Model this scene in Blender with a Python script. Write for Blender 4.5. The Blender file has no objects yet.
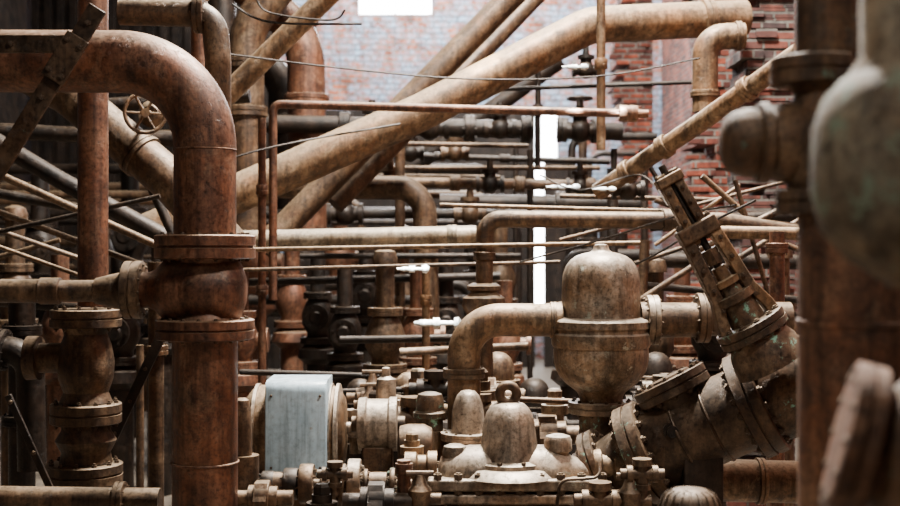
import bpy, math, random, bmesh
from mathutils import Vector, Matrix
random.seed(7)
F=1250.0; CH=2.2
X=Vector((1,0,0)); Y=Vector((0,1,0)); Z=Vector((0,0,1))
def P(px,py,d): return Vector(((px-450)*d/F, d, CH+(253-py)*d/F))
def FLR(d): return 253+CH*F/d
scene=bpy.context.scene
COL=scene.collection

# ---------------------------------------------------------------- materials
def nodes(name):
    m=bpy.data.materials.new(name); m.use_nodes=True
    nt=m.node_tree; nt.nodes.clear()
    return m,nt
def N(nt,t,**k):
    n=nt.nodes.new(t)
    for a,b in k.items():
        if hasattr(n,a): setattr(n,a,b)
    return n
def mixc(nt,fac,a,b,mode='MIX'):
    n=nt.nodes.new('ShaderNodeMix'); n.data_type='RGBA'; n.blend_type=mode
    L=nt.links
    if isinstance(fac,(int,float)): n.inputs[0].default_value=fac
    else: L.new(fac,n.inputs[0])
    for s,i in ((a,6),(b,7)):
        if isinstance(s,tuple): n.inputs[i].default_value=(*s[:3],1)
        else: L.new(s,n.inputs[i])
    return n.outputs[2]
def ramp(nt,src,stops,interp='LINEAR'):
    r=nt.nodes.new('ShaderNodeValToRGB'); r.color_ramp.interpolation=interp
    e=r.color_ramp.elements
    while len(e)<len(stops): e.new(0.5)
    for i,(p,c) in enumerate(stops):
        e[i].position=p
        e[i].color=(*c,1) if isinstance(c,tuple) else (c,c,c,1)
    nt.links.new(src,r.inputs[0]); return r.outputs[0]
def noise(nt,vec,scale,detail=6,rough=.6,dist=0):
    n=nt.nodes.new('ShaderNodeTexNoise'); n.inputs['Scale'].default_value=scale
    n.inputs['Detail'].default_value=detail; n.inputs['Roughness'].default_value=rough; n.inputs['Distortion'].default_value=dist
    nt.links.new(vec,n.inputs['Vector']); return n.outputs['Fac']
def mul(nt,a,b):
    m=N(nt,'ShaderNodeMath',operation='MULTIPLY')
    for s,i in ((a,0),(b,1)):
        if isinstance(s,(int,float)): m.inputs[i].default_value=s
        else: nt.links.new(s,m.inputs[i])
    return m.outputs[0]
def rust(name,c1,c2,c3,dust=(.36,.26,.16),dust_amt=.6,paint=None,pthr=.55,scale=5,rough=.42,bump=.5,metal=.4,worn=.35,pt=(.35,1.4),stk=(.35,1.35),flake=.55,bloom=.4):
    m,nt=nodes(name); L=nt.links
    tc=N(nt,'ShaderNodeTexCoord'); oi=N(nt,'ShaderNodeObjectInfo')
    va=N(nt,'ShaderNodeVectorMath',operation='ADD'); sc_=N(nt,'ShaderNodeVectorMath',operation='SCALE')
    cx=N(nt,'ShaderNodeCombineXYZ')
    for i in range(3): L.new(oi.outputs['Random'],cx.inputs[i])
    L.new(cx.outputs[0],sc_.inputs[0]); sc_.inputs['Scale'].default_value=37
    L.new(tc.outputs['Object'],va.inputs[0]); L.new(sc_.outputs[0],va.inputs[1]); oc=va.outputs[0]
    a=noise(nt,oc,scale,9,.68,.3)
    col=ramp(nt,a,[(.34,c1),(.5,c2),(.66,c3)])
    b=noise(nt,oc,scale*9,6,.75)
    pit=ramp(nt,b,[(.34,pt[0]),(.5,1.0),(.68,pt[1])])
    ob_=noise(nt,oc,scale*.6,7,.7,.5)
    col=mixc(nt,mul(nt,ramp(nt,ob_,[(.48,0.0),(.66,1.0)]),bloom),col,(c2[0]*1.6,c2[1]*1.12,c2[2]*.7))
    pw=noise(nt,oc,scale*.9,10,.76,.6)
    wf=mul(nt,ramp(nt,pw,[(.54,0.0),(.61,1.0)]),worn)
    col=mixc(nt,wf,col,tuple(min(1,c3[i]*.55+dust[i]*.45) for i in range(3)))
    fk=noise(nt,oc,scale*2.3,10,.8,.3)
    col=mixc(nt,mul(nt,ramp(nt,fk,[(.55,0.0),(.61,1.0)]),flake),col,tuple(x*.75 for x in c1))
    col=mixc(nt,.9,col,pit,'MULTIPLY')
    mp=N(nt,'ShaderNodeMapping'); mp.inputs['Scale'].default_value=(9,9,.7); L.new(oc,mp.inputs[0])
    st=noise(nt,mp.outputs[0],2.2,6,.65)
    col=mixc(nt,.8,col,ramp(nt,st,[(.36,stk[0]),(.52,1.0),(.66,stk[1])]),'MULTIPLY')
    if paint:
        pn=noise(nt,oc,scale*1.8,10,.75)
        pf=ramp(nt,pn,[(pthr,0.0),(pthr+.03,1.0)])
        col=mixc(nt,pf,col,paint)
    g=N(nt,'ShaderNodeNewGeometry'); sx=N(nt,'ShaderNodeSeparateXYZ'); L.new(g.outputs['Normal'],sx.inputs[0])
    up=ramp(nt,sx.outputs[2],[(.4,0.0),(.95,1.0)])
    col=mixc(nt,mul(nt,mul(nt,up,ramp(nt,b,[(.35,.4),(.55,1.0)])),dust_amt),col,dust)
    bs=N(nt,'ShaderNodeBsdfPrincipled'); L.new(col,bs.inputs['Base Color'])
    bs.inputs['Metallic'].default_value=metal
    L.new(ramp(nt,b,[(.3,rough-.12),(.7,min(1,rough+.25))]),bs.inputs['Roughness'])
    hs=N(nt,'ShaderNodeMath',operation='ADD'); L.new(noise(nt,oc,scale*11,9,.75),hs.inputs[0]); L.new(mul(nt,ramp(nt,fk,[(.56,1.0),(.60,0.0)]),.5),hs.inputs[1])
    bp=N(nt,'ShaderNodeBump'); bp.inputs['Strength'].default_value=bump; bp.inputs['Distance'].default_value=.004
    L.new(hs.outputs[0],bp.inputs['Height']); L.new(bp.outputs[0],bs.inputs['Normal'])
    o=N(nt,'ShaderNodeOutputMaterial'); L.new(bs.outputs[0],o.inputs[0])
    return m
M={}
M['red']=rust('red_rust',(.042,.018,.011),(.125,.052,.028),(.205,.098,.055),dust=(.38,.265,.17))
M['brown']=rust('brown_rust',(.026,.015,.009),(.085,.048,.026),(.165,.102,.058),dust=(.34,.245,.15))
M['tan']=rust('tan_dusty_rust',(.065,.036,.019),(.165,.096,.05),(.27,.173,.096),dust=(.54,.40,.25),dust_amt=.75)
M['cream']=rust('dusty_cream',(.15,.11,.07),(.28,.22,.15),(.4,.33,.24),dust=(.66,.56,.43),dust_amt=.8,flake=.3)
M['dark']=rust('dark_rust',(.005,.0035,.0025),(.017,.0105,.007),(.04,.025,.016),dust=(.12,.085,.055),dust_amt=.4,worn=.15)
M['dome']=rust('dome_peeling',(.075,.05,.033),(.19,.135,.09),(.33,.26,.19),dust=(.62,.52,.41),dust_amt=.7,paint=(.33,.32,.245),pthr=.6,rough=.36)
M['mint']=rust('brown_mint_flakes',(.03,.018,.011),(.09,.053,.03),(.175,.115,.068),dust=(.33,.26,.18),dust_amt=.4,paint=(.18,.36,.27),pthr=.595)
M['valve']=rust('dark_flaking_brown',(.019,.011,.007),(.055,.032,.018),(.115,.072,.042),dust=(.26,.19,.125),dust_amt=.45,paint=(.13,.25,.19),pthr=.65)
M['grey']=rust('pinkish_grey',(.12,.083,.057),(.26,.195,.142),(.39,.31,.235),dust=(.68,.58,.46),dust_amt=.7,rough=.36,flake=.4)
M['neartan']=rust('near_grey_tan_peeling',(.07,.048,.027),(.18,.135,.085),(.28,.235,.16),dust=(.38,.32,.23),dust_amt=.35,scale=8,paint=(.19,.23,.155),pthr=.56,rough=.65,metal=.05,flake=1,pt=(.3,1.5))
M['nearbrown']=rust('near_dark_rust',(.04,.022,.012),(.12,.067,.036),(.2,.125,.07),dust=(.26,.18,.11),dust_amt=.25,scale=8,rough=.6,metal=.15,paint=(.15,.22,.16),pthr=.63,pt=(.3,1.5))
M['nearred']=rust('near_red_rust',(.06,.027,.015),(.17,.078,.042),(.25,.13,.072),dust=(.3,.2,.13),dust_amt=.15,scale=6,rough=.6,metal=.15,pt=(.3,1.5))
M['blue']=rust('pale_blue_paint',(.36,.50,.59),(.46,.61,.70),(.56,.70,.78),paint=(.27,.23,.18),pthr=.67,scale=4,dust_amt=.1,metal=.0,rough=.35,worn=.15,bump=.12,pt=(.75,1.1),stk=(.55,1.15),flake=.0,bloom=0)
M['white']=rust('glint_white',(.6,.6,.56),(.75,.75,.7),(.85,.85,.8),dust_amt=.1,metal=0,flake=.2,bloom=0)  # white stands in for the glare of sunlit steel
M['bolt']=rust('bolt_rust',(.022,.013,.008),(.065,.039,.024),(.145,.094,.057),scale=14)

def brick(name,ca,cb,mort,paint=None,pthr=.5,sc=1.0,rough=.9,pmax=.9,ps=.8,pw=.07):
    m,nt=nodes(name); L=nt.links
    g=N(nt,'ShaderNodeNewGeometry')
    sp=N(nt,'ShaderNodeSeparateXYZ'); L.new(g.outputs['Position'],sp.inputs[0])
    ad=N(nt,'ShaderNodeMath',operation='ADD'); L.new(sp.outputs[0],ad.inputs[0]); L.new(sp.outputs[1],ad.inputs[1])
    cb_=N(nt,'ShaderNodeCombineXYZ'); L.new(ad.outputs[0],cb_.inputs[0]); L.new(sp.outputs[2],cb_.inputs[1])
    wv=N(nt,'ShaderNodeTexNoise'); wv.inputs['Scale'].default_value=3; L.new(g.outputs['Position'],wv.inputs['Vector'])
    wa=N(nt,'ShaderNodeVectorMath',operation='SCALE'); L.new(wv.outputs['Color'],wa.inputs[0]); wa.inputs['Scale'].default_value=.03
    wb=N(nt,'ShaderNodeVectorMath',operation='ADD'); L.new(cb_.outputs[0],wb.inputs[0]); L.new(wa.outputs[0],wb.inputs[1])
    br=N(nt,'ShaderNodeTexBrick'); L.new(wb.outputs[0],br.inputs['Vector'])
    br.inputs['Scale'].default_value=1; br.inputs['Brick Width'].default_value=.25*sc; br.inputs['Row Height'].default_value=.09*sc
    br.inputs['Mortar Size'].default_value=.014*sc; br.inputs['Mortar Smooth'].default_value=.3
    br.inputs['Color1'].default_value=(*ca,1); br.inputs['Color2'].default_value=(*cb,1); br.inputs['Mortar'].default_value=(*mort,1)
    br.inputs['Bias'].default_value=-.1
    P_=g.outputs['Position']
    col=br.outputs['Color']
    n1=noise(nt,P_,ps,8,.75,.3); n2=noise(nt,P_,9,6,.7); n3=noise(nt,P_,3,5,.7)
    col=mixc(nt,.8,col,ramp(nt,n2,[(.3,.25),(.6,1.1),(.8,1.6)]),'MULTIPLY')
    col=mixc(nt,.8,col,ramp(nt,n3,[(.35,.3),(.55,1.1),(.7,1.3)]),'MULTIPLY')
    if paint:
        sm=N(nt,'ShaderNodeMath',operation='ADD'); L.new(n1,sm.inputs[0]); L.new(mul(nt,n2,.5),sm.inputs[1])
        pf=ramp(nt,sm.outputs[0],[(pthr,0.0),(pthr+pw,pmax)])
        pc=mixc(nt,br.outputs['Fac'],paint,tuple(x*.35 for x in paint))
        pc=mixc(nt,.7,pc,ramp(nt,n2,[(.3,.5),(.7,1.25)]),'MULTIPLY')
        col=mixc(nt,pf,col,pc)
    bs=N(nt,'ShaderNodeBsdfPrincipled'); L.new(col,bs.inputs['Base Color']); bs.inputs['Roughness'].default_value=rough
    bp=N(nt,'ShaderNodeBump'); bp.inputs['Strength'].default_value=.8; bp.inputs['Distance'].default_value=.015; bp.invert=True
    L.new(br.outputs['Fac'],bp.inputs['Height']); L.new(bp.outputs[0],bs.inputs['Normal'])
    o=N(nt,'ShaderNodeOutputMaterial'); L.new(bs.outputs[0],o.inputs[0]); return m
M['brickblue']=brick('painted_brick',(.48,.14,.065),(.30,.085,.045),(.27,.245,.22),paint=(.30,.45,.60),pthr=.67,sc=1.3,pmax=.85,ps=.9,pw=.16)
M['brickred']=brick('red_brick',(.31,.066,.032),(.05,.018,.016),(.20,.17,.145))
M['brickdark']=brick('dark_brick',(.14,.038,.024),(.022,.016,.017),(.12,.105,.09),sc=.9)
M['concrete']=rust('concrete',(.05,.045,.04),(.09,.08,.07),(.14,.12,.1),scale=2,metal=0,rough=.7,dust_amt=.2,bloom=0)
def emis(name,c,s):
    m,nt=nodes(name); e=N(nt,'ShaderNodeEmission'); e.inputs[0].default_value=(*c,1); e.inputs[1].default_value=s
    o=N(nt,'ShaderNodeOutputMaterial'); nt.links.new(e.outputs[0],o.inputs[0]); return m
M['day']=emis('frosted_daylight_glass',(.97,.98,1),34)

# ---------------------------------------------------------------- geometry builder
def perp(a):
    a=a.normalized(); h=Z if abs(a.z)<.9 else X
    u=a.cross(h).normalized(); return u,a.cross(u).normalized()
class G:
    def __init__(s): s.v=[]; s.f=[]
    def rings(s,cs,rs,us,ws,n,cap=True):
        b=len(s.v)
        for c,r,u,w in zip(cs,rs,us,ws):
            for i in range(n):
                t=2*math.pi*i/n; s.v.append(c+u*(r*math.cos(t))+w*(r*math.sin(t)))
        k=len(cs)
        for j in range(k-1):
            for i in range(n):
                i2=(i+1)%n
                s.f.append((b+j*n+i,b+j*n+i2,b+(j+1)*n+i2,b+(j+1)*n+i))
        if cap:
            s.f.append(tuple(b+i for i in range(n))[::-1]); s.f.append(tuple(b+(k-1)*n+i for i in range(n)))
        return s
    def lathe(s,o,ax,prof,n=32):
        ax=ax.normalized(); u,w=perp(ax); k=len(prof)
        return s.rings([o+ax*t for t,r in prof],[max(r,1e-4) for t,r in prof],[u]*k,[w]*k,n)
    def sweep(s,pts,r,n=16,bend=None,seg=10):
        pts=[Vector(p) for p in pts]
        if bend:
            out=[pts[0]]
            for i in range(1,len(pts)-1):
                a,b,c=pts[i-1],pts[i],pts[i+1]
                d1=(a-b); d2=(c-b); l1,l2=d1.length,d2.length; d1.normalize(); d2.normalize()
                th=d1.angle(d2)
                if th>3.1: out.append(b); continue
                t=min(bend/math.tan(th/2),l1*.49,l2*.49); R=t*math.tan(th/2)
                bis=(d1+d2).normalized(); cen=b+bis*(R/math.sin(th/2))
                p0=b+d1*t; p1=b+d2*t; v0=p0-cen; v1=p1-cen; an=v0.angle(v1); axn=v0.cross(v1).normalized()
                for k in range(seg+1): out.append(cen+Matrix.Rotation(an*k/seg,3,axn)@v0)
            out.append(pts[-1]); pts=out
        k=len(pts); T=[]
        for i in range(k):
            t=(pts[min(i+1,k-1)]-pts[max(i-1,0)]); T.append(t.normalized())
        u,w=perp(T[0]); us=[u]; ws=[w]
        for i in range(1,k):
            u=(us[-1]-T[i]*us[-1].dot(T[i])).normalized(); us.append(u); ws.append(T[i].cross(u).normalized())
        rs=r if isinstance(r,list) else [r]*k
        return s.rings(pts,rs,us,ws,n)
    def box(s,c,h,ax=(X,Y,Z)):
        b=len(s.v)
        for i in (-1,1):
            for j in (-1,1):
                for k in (-1,1): s.v.append(c+ax[0]*(i*h[0])+ax[1]*(j*h[1])+ax[2]*(k*h[2]))
        for q in ((0,1,3,2),(4,6,7,5),(0,4,5,1),(2,3,7,6),(0,2,6,4),(1,5,7,3)): s.f.append(tuple(b+i for i in q))
        return s
    def torus(s,c,ax,R,r,n=32,m=10):
        u,w=perp(ax); ax=ax.normalized(); b=len(s.v)
        for i in range(n):
            t=2*math.pi*i/n; d=u*math.cos(t)+w*math.sin(t)
            for j in range(m):
                a=2*math.pi*j/m; s.v.append(c+d*(R+r*math.cos(a))+ax*(r*math.sin(a)))
        for i in range(n):
            for j in range(m):
                s.f.append((b+i*m+j,b+((i+1)%n)*m+j,b+((i+1)%n)*m+(j+1)%m,b+i*m+(j+1)%m))
        return s
    def sphere(s,c,r,n=20):
        return s.lathe(c-Z*r,Z,[(r-r*math.cos(math.pi*i/10),r*math.sin(math.pi*i/10)) for i in range(11)],n)
    def bolts(s,c,ax,R,n,br,L,hex=6,phase=0.13):
        ax=ax.normalized(); u,w=perp(ax)
        for i in range(n):
            t=2*math.pi*(i+phase)/n; q=c+u*(R*math.cos(t))+w*(R*math.sin(t))
            s.lathe(q-ax*L,ax,[(0,br*.55),(L*.25,br*.55),(L*.25,br),(L*1.75,br),(L*1.75,br*.55),(2*L,br*.55)],hex)
        return s
def wloc(o): return Vector(o['_w'])
def mk(name,g,mat,parent=None,bevel=0,label=None,sharp=40):
    mn=Vector([min(v[i] for v in g.v) for i in range(3)]); mx=Vector([max(v[i] for v in g.v) for i in range(3)])
    c=(mn+mx)/2
    me=bpy.data.meshes.new(name); me.from_pydata([v-c for v in g.v],[],g.f); me.validate()
    bm=bmesh.new(); bm.from_mesh(me); bmesh.ops.recalc_face_normals(bm,faces=bm.faces)
    for f in bm.faces: f.smooth=True
    for e in bm.edges:
        if len(e.link_faces)==2 and e.calc_face_angle(0)>math.radians(sharp): e.smooth=False
    bm.to_mesh(me); bm.free()
    me.materials.append(M[mat] if isinstance(mat,str) else mat)
    ob=bpy.data.objects.new(name,me); COL.objects.link(ob)
    if parent is not None:
        ob.parent=parent; ob.location=c-wloc(parent)
    else: ob.location=c
    ob['_w']=list(c)
    if bevel:
        b=ob.modifiers.new('bev','BEVEL'); b.width=bevel; b.segments=3; b.limit_method='ANGLE'
    if label: ob['label']=label
    return ob
def root(name,label,cat,loc,group=None):
    e=bpy.data.objects.new(name,None); e.empty_display_size=.1; COL.objects.link(e); e.location=loc; e['_w']=list(loc)
    e['label']=label; e['category']=cat
    if group: e['group']=group
    return e
def solo(name,label,cat,g,mat,bevel=0,group=None,sharp=40):
    o=mk(name,g,mat,None,bevel,None,sharp); o['label']=label; o['category']=cat
    if group: o['group']=group
    return o
_bg=G().lathe(Vector((0,0,-1)),Z,[(0,.55),(.12,.6),(.12,1),(1.88,1),(1.88,.6),(2,.55)],6)
_bm=None
def boltobj(parent,q,ax,br,L):
    global _bm
    if _bm is None:
        t=mk('bolt',_bg,'bolt'); _bm=t.data; bpy.data.objects.remove(t)
    o=bpy.data.objects.new('bolt',_bm); COL.objects.link(o); o.parent=parent
    o.location=q-wloc(parent); o.rotation_mode='QUATERNION'; o.rotation_quaternion=ax.to_track_quat('Z','Y')
    o.scale=(br,br,L)
def flange(parent,c,ax,r,w,n=12,mat='red',ind=True,phase=.13,seg=40,name='flange',bl=1.4,bs=.065):
    ax=ax.normalized(); g=G()
    g.lathe(c-ax*w,ax,[(0,r*.66),(w*.0,r*.96),(w*.1,r),(w*.88,r),(w*.92,r*.95),(w*1.08,r*.95),(w*1.12,r),(w*1.9,r),(2*w,r*.96),(2*w,r*.66)],seg)
    R=r*.85; br=min(r*bs,w*.7); Lb=w*bl
    if not ind: g.bolts(c,ax,R,n,br*1.1,Lb,phase=phase)
    f=mk(name,g,mat,parent)
    if ind:
        u,v=perp(ax)
        for i in range(n):
            t=2*math.pi*(i+phase)/n; boltobj(f,c+u*(R*math.cos(t))+v*(R*math.sin(t)),ax,br,Lb)
    return f
def pipe(name,label,pts,rpx,mat,bend=0,fl=(),n=24,cat='pipe',ind=False,group=None,frat=1.5,fw=5):
    W=[P(*p) for p in pts]; dm=sum(p[2] for p in pts)/len(pts); r=rpx*dm/F
    g=G().sweep(W,r,n,bend*dm/F if bend else None)
    if not fl: return solo(name,label,cat,g,mat,group=group)
    rt=root(name,label,cat,W[-1],group); mk('pipe_body',g,mat,rt)
    for q in fl:
        best=None
        for (a,b) in zip(pts,pts[1:]):
            ab=Vector((b[0]-a[0],b[1]-a[1])); t=(Vector(q)-Vector(a[:2])).dot(ab)/max(ab.length_squared,1e-6); t=max(0,min(1,t))
            c=Vector(a[:2])+ab*t; dd=(Vector(q)-c).length
            if best is None or dd<best[0]: best=(dd,c,a[2]+(b[2]-a[2])*t,P(*b)-P(*a))
        p=P(best[1][0],best[1][1],best[2]); ax=best[3]
        flange(rt,p,ax,r*frat,fw*dm/F,12 if rpx>12 else 8,mat,ind,seg=28 if rpx>10 else 18)
    return rt
def vl(px,d,prof,n=36,g=None):
    u=d/F; y0=prof[0][0]; return (g or G()).lathe(P(px,y0,d),-Z,[((y-y0)*u,r*u) for y,r in prof],n)
def hl(py,d,prof,n=36,g=None):
    u=d/F; x0=prof[0][0]; return (g or G()).lathe(P(x0,py,d),X,[((x-x0)*u,r*u) for x,r in prof],n)
def wheelg(c,ax,R,r,sp=5,g=None):
    g=g or G(); g.torus(c,ax,R,r); u,w=perp(ax); g.lathe(c-ax*r*2,ax,[(0,r*2.2),(r*4,r*2.2)],14)
    for i in range(sp):
        t=2*math.pi*i/sp; g.sweep([c,c+(u*math.cos(t)+w*math.sin(t))*R],r*.7,8)
    return g

# ---------------------------------------------------------------- room
def struct(name,g,mat):
    o=mk(name,g,mat); o['kind']='structure'; return o
def slab(name,x0,x1,y0,y1,z0,z1,mat):
    return struct(name,G().box(Vector(((x0+x1)/2,(y0+y1)/2,(z0+z1)/2)),((x1-x0)/2,(y1-y0)/2,(z1-z0)/2)),mat)
slab('floor',-8.3,4.7,-1,26.4,-.2,0,'concrete')
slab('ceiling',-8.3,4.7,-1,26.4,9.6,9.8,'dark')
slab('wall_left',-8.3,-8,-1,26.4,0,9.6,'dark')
slab('wall_right',4.4,4.7,-1,26.4,0,9.6,'brickred')
k=26/F
wx0,wx1=(358-450)*k,(432-450)*k; wz=CH+(253-14)*k
sx0,sx1=(534-450)*k,(558-450)*k; sz0,sz1=CH+(253-308)*k,CH+(253-112)*k
gb=G()
def bx(g,x0,x1,z0,z1,y0=26,y1=26.3): g.box(Vector(((x0+x1)/2,(y0+y1)/2,(z0+z1)/2)),((x1-x0)/2,(y1-y0)/2,(z1-z0)/2))
bx(gb,-8,wx0,0,9.6); bx(gb,wx0,wx1,0,wz); bx(gb,wx1,sx0,0,9.6); bx(gb,sx0,sx1,0,sz0); bx(gb,sx0,sx1,sz1,9.6); bx(gb,sx1,4.4,0,9.6); bx(gb,wx0,wx1,9.2,9.6)
struct('wall_back',gb,'brickblue')
def window(nm,x0,x1,z0,z1,bars):
    g=G(); bx(g,x0,x1,z0,z1,26.2,26.22); w=struct(nm,g,'day')
    g=G()
    for t in bars:
        xx=x0+(x1-x0)*t; bx(g,xx-.015,xx+.015,z0,z1,26.12,26.16)
    mk('window_frame',g,'dark',w)
window('window_1',wx0,wx1,wz,9.2,(0,.5,1)); window('window_2',sx0,sx1,sz0,sz1,(0,1))
def pier(x0,x1,y0,y1,mat,rag=.12,zt=9.58,rr=(0,.3)):
    g=G(); z=0; c=0; off=0
    while z<zt-.01:
        h=min(.09,zt-z)
        if c%6==0: off=random.uniform(*rr)*.6
        a=x0+off+random.choice([0,.04,.08,rag])*random.random()
        g.box(Vector(((a+x1)/2,(y0+y1)/2+random.uniform(-.02,.02),z+h/2)),((x1-a)/2,(y1-y0)/2,h/2-.004))
        if random.random()<.45: g.box(Vector((a-.03,y0+.1,z+h/2)),(.09,.1,h/2-.01))
        xx=a
        while xx<x1-.15:
            if random.random()<.3: g.box(Vector((xx+.1,y0-.01,z+h/2)),(.09,.035*random.random()+.01,h/2-.008))
            xx+=.22
        z+=.09; c+=1
    return struct('wall_pier',g,mat)
pier(2.62,3.25,20,21,'brickred',.25,rr=(0,.35)); pier(3.3,4.38,17.5,18.5,'brickred',.3,rr=(0,.5)); pier(2.68,3.3,14,14.6,'brickred',.25); pier(2.46,2.98,10.8,11.4,'brickdark',.2,rr=(0,.2))
def partition(x0,x1,z1,y,label):  # made-up dark sheets covering brick that lies in shade
    g=G(); n=int((x1-x0)/.12)
    for i in range(n):
        xx=x0+(x1-x0)*(i+.5)/n; g.box(Vector((xx,y+(i%2)*.03,z1/2)),((x1-x0)/n/2,.02,z1/2))
    solo('shade_partition',label,'partition',g,'dark')
partition(-7.9,-3.2,9.5,23.6,'tall dark corrugated sheet added to stand for shade')
partition(-3.2,(535-450)*24/F,4.95,24,'dark corrugated sheet before brick wall, standing for its shade')
partition((544-450)*24/F,2.3,3.95,24,'dark corrugated sheet beside bright opening, standing for shade')

# ---------------------------------------------------------------- main pipe
D=6.0;u=D/F
rt=root('flanged_elbow_pipe','large red-rust elbow pipe dropping into bolted tee fitting','pipe',P(205,FLR(D),D))
mk('elbow_pipe',G().sweep([P(-260,60,D),P(205,62,D),P(205,236,D)],31*u,48,88*u,24),'red',rt)
mk('weld_collar',G().torus(P(205,150,D),Z,31.2*u,.7*u,40,8),'red',rt)
flange(rt,P(205,247,D),Z,50*u,12*u,16,'red',bl=1.2)
mk('tee_body',hl(290,D,[(141,18),(150,18),(156,21),(165,30),(178,36),(205,38),(228,36),(240,28),(245,16),(246,4)],40,vl(205,D,[(258,34),(263,31),(268,34),(276,39),(286,41.5),(296,41),(306,37),(313,31),(318,33),(322,38)],44)),'red',rt)
flange(rt,P(205,329,D),Z,49*u,10*u,16,'red',bl=1.2)
mk('riser_pipe',vl(205,D,[(338,34),(343,32.5),(FLR(D)-20,32.5),(FLR(D)-20,48),(FLR(D),48)],44),'red',rt)
mk('pipe_collar',G().torus(P(205,462,D),Z,33*u,1.2*u,40,8),'red',rt)
flange(rt,P(134,290,D),X,29*u,9*u,12,'brown',bl=1.2)
mk('branch_pipe',hl(291,D,[(-200,12),(40,12),(41,13.5),(60,13.5),(61,11),(95,11),(96,13),(108,16),(126,20)],28),'brown',rt)
pipe('elbow_pipe','narrow brown elbow pipe turning down beside large pipe',[(120,12,6.6),(214,14,6.6),(218,60,6.6),(218,330,6.9)],13,'brown',24,fl=((200,10),),n=28)
pipe('vertical_pipe','reddish vertical pipe rising behind large elbow',[(198,-120,7.3),(198,FLR(7.3),7.3)],7,'red',n=20)
D=7.0;u=D/F
rt=root('standpipe_with_valves','tall red-brown standpipe ending in dark flanged gate valves','pipe',P(92,FLR(D),D))
mk('pipe_body',vl(93,D,[(-140,15),(306,15)],32),'red',rt)
flange(rt,P(86,318,D),Z,35*u,9*u,12,'brown')
mk('valve_body',vl(86,D,[(326,24),(334,21),(345,25),(362,28),(378,27),(392,22),(402,26)],32,hl(358,D,[(28,22),(40,22),(40,15),(60,15),(86,20)],28)),'brown',rt)
flange(rt,P(86,413,D),Z,35*u,10*u,12,'brown')
mk('valve_body',vl(86,D,[(423,24),(430,24),(440,30),(452,24),(462,26)],32),'brown',rt)
flange(rt,P(84,473,D),Z,38*u,10*u,12,'brown')
mk('foot_pipe',vl(84,D,[(482,28),(FLR(D),28)],32),'brown',rt)
pipe('diagonal_pipe','thick brown pipe sloping down behind vertical pipe',[(-90,10,8.6),(70,95,8.4),(172,182,8.2),(240,260,8.2)],21,'brown',60,fl=((140,155),),n=28,frat=1.12)
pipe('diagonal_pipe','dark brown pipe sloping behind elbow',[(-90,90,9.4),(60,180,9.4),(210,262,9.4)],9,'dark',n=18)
def bar(name,label,a,b,wpx,mat,th=.02,nb=4,plate=None):
    A=P(*a);B=P(*b); ax=(B-A).normalized(); L=(B-A).length; w=wpx*a[2]/F
    side=ax.cross(Y).normalized(); nr=side.cross(ax).normalized()
    rt=root(name,label,'brace',B)
    mk('flat_bar',G().box((A+B)/2,(L/2,w/2,th/2),(ax,side,nr)),mat,rt,.004)
    for i in range(nb):
        boltobj(rt,A+(B-A)*(.06+.88*i/(nb-1)),nr,.013,th*1.1)
    if plate is not None:
        c=A+(B-A)*plate; s_=-1 if nr.y>0 else 1
        pl=mk('gusset_plate',G().box(c+nr*s_*.02,(.11,w*.65,.008),(ax,side,nr)),mat,rt,.004)
        for i in (-1,1):
            for j in (-1,1): boltobj(pl,c+nr*s_*.02+ax*(i*.075)+side*(j*w*.4),nr,.013,.018)
    return rt
bar('flat_brace','wide worn brown flat steel brace with bolted plate',(98,8,5.4),(-60,262,5.4),19,'valve',nb=4,plate=.2)
bar('flat_brace','dark horizontal steel bar bolted across large pipe',(-60,44,5.45),(84,44,5.45),18,'valve',nb=3)
bar('flat_brace','thin brown steel brace leaning between standpipes',(164,330,7.6),(112,440,7.6),10,'dark',nb=4)
bar('flat_brace','thin dark steel brace low beside valve',(8,395,6.6),(60,510,6.6),7,'dark',nb=3)
for i,(a,b,r,m) in enumerate([((-20,166,8),(158,246,8),4,'brown'),((-20,205,8.3),(150,268,8.3),3.2,'brown'),((-20,224,8.6),(90,262,8.8),2.5,'brown'),((-20,236,7.7),(160,196,7.7),2.5,'dark'),
    ((150,184,8.8),(180,250,8.8),5,'dark'),((60,108,10),(250,96,10),7,'dark'),((-20,130,10),(190,140,10),8,'dark'),((-20,262,9),(60,240,9),2.5,'brown'),((-20,190,9.6),(200,230,9.6),5,'dark'),
    ((-20,300,9.6),(200,318,9.6),5,'dark'),((100,60,9),(180,75,9),4,'brown'),((-20,240,8.1),(120,290,8.1),2.2,'tan')]):
    pipe('thin_pipe','thin %s conduit pipe crossing between larger pipes'%m,[a,b],r,m,n=12)
pipe('vertical_pipe','brown vertical pipe beside riser',[(156,262,7.8),(156,FLR(7.8),7.8)],8,'brown',n=16,fl=((156,350),))
pipe('vertical_pipe','narrow dark vertical conduit behind riser',[(140,345,8.4),(140,FLR(8.4),8.4)],4,'brown',n=12)
pipe('vertical_pipe','dark vertical pipe at shadowed wall side',[(22,300,8),(22,FLR(8),8)],13,'dark',n=20,fl=((22,330),(22,420)))
rt=root('handwheel_valve','rusty gate valve with spoked handwheel between pipes','valve',P(145,190,7.9))
mk('handwheel',wheelg(P(145,113,7.9),(Y*-1+X*.35).normalized(),.125,.013,6),'tan',rt)
mk('valve_stem',G().sweep([P(145,113,7.9),P(150,113,8.25)],.018,10),'brown',rt)
mk('valve_body',G().lathe(P(150,113,8.2),Y,[(0,.05),(.05,.09),(.12,.09),(.2,.05)],20),'brown',rt)

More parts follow.
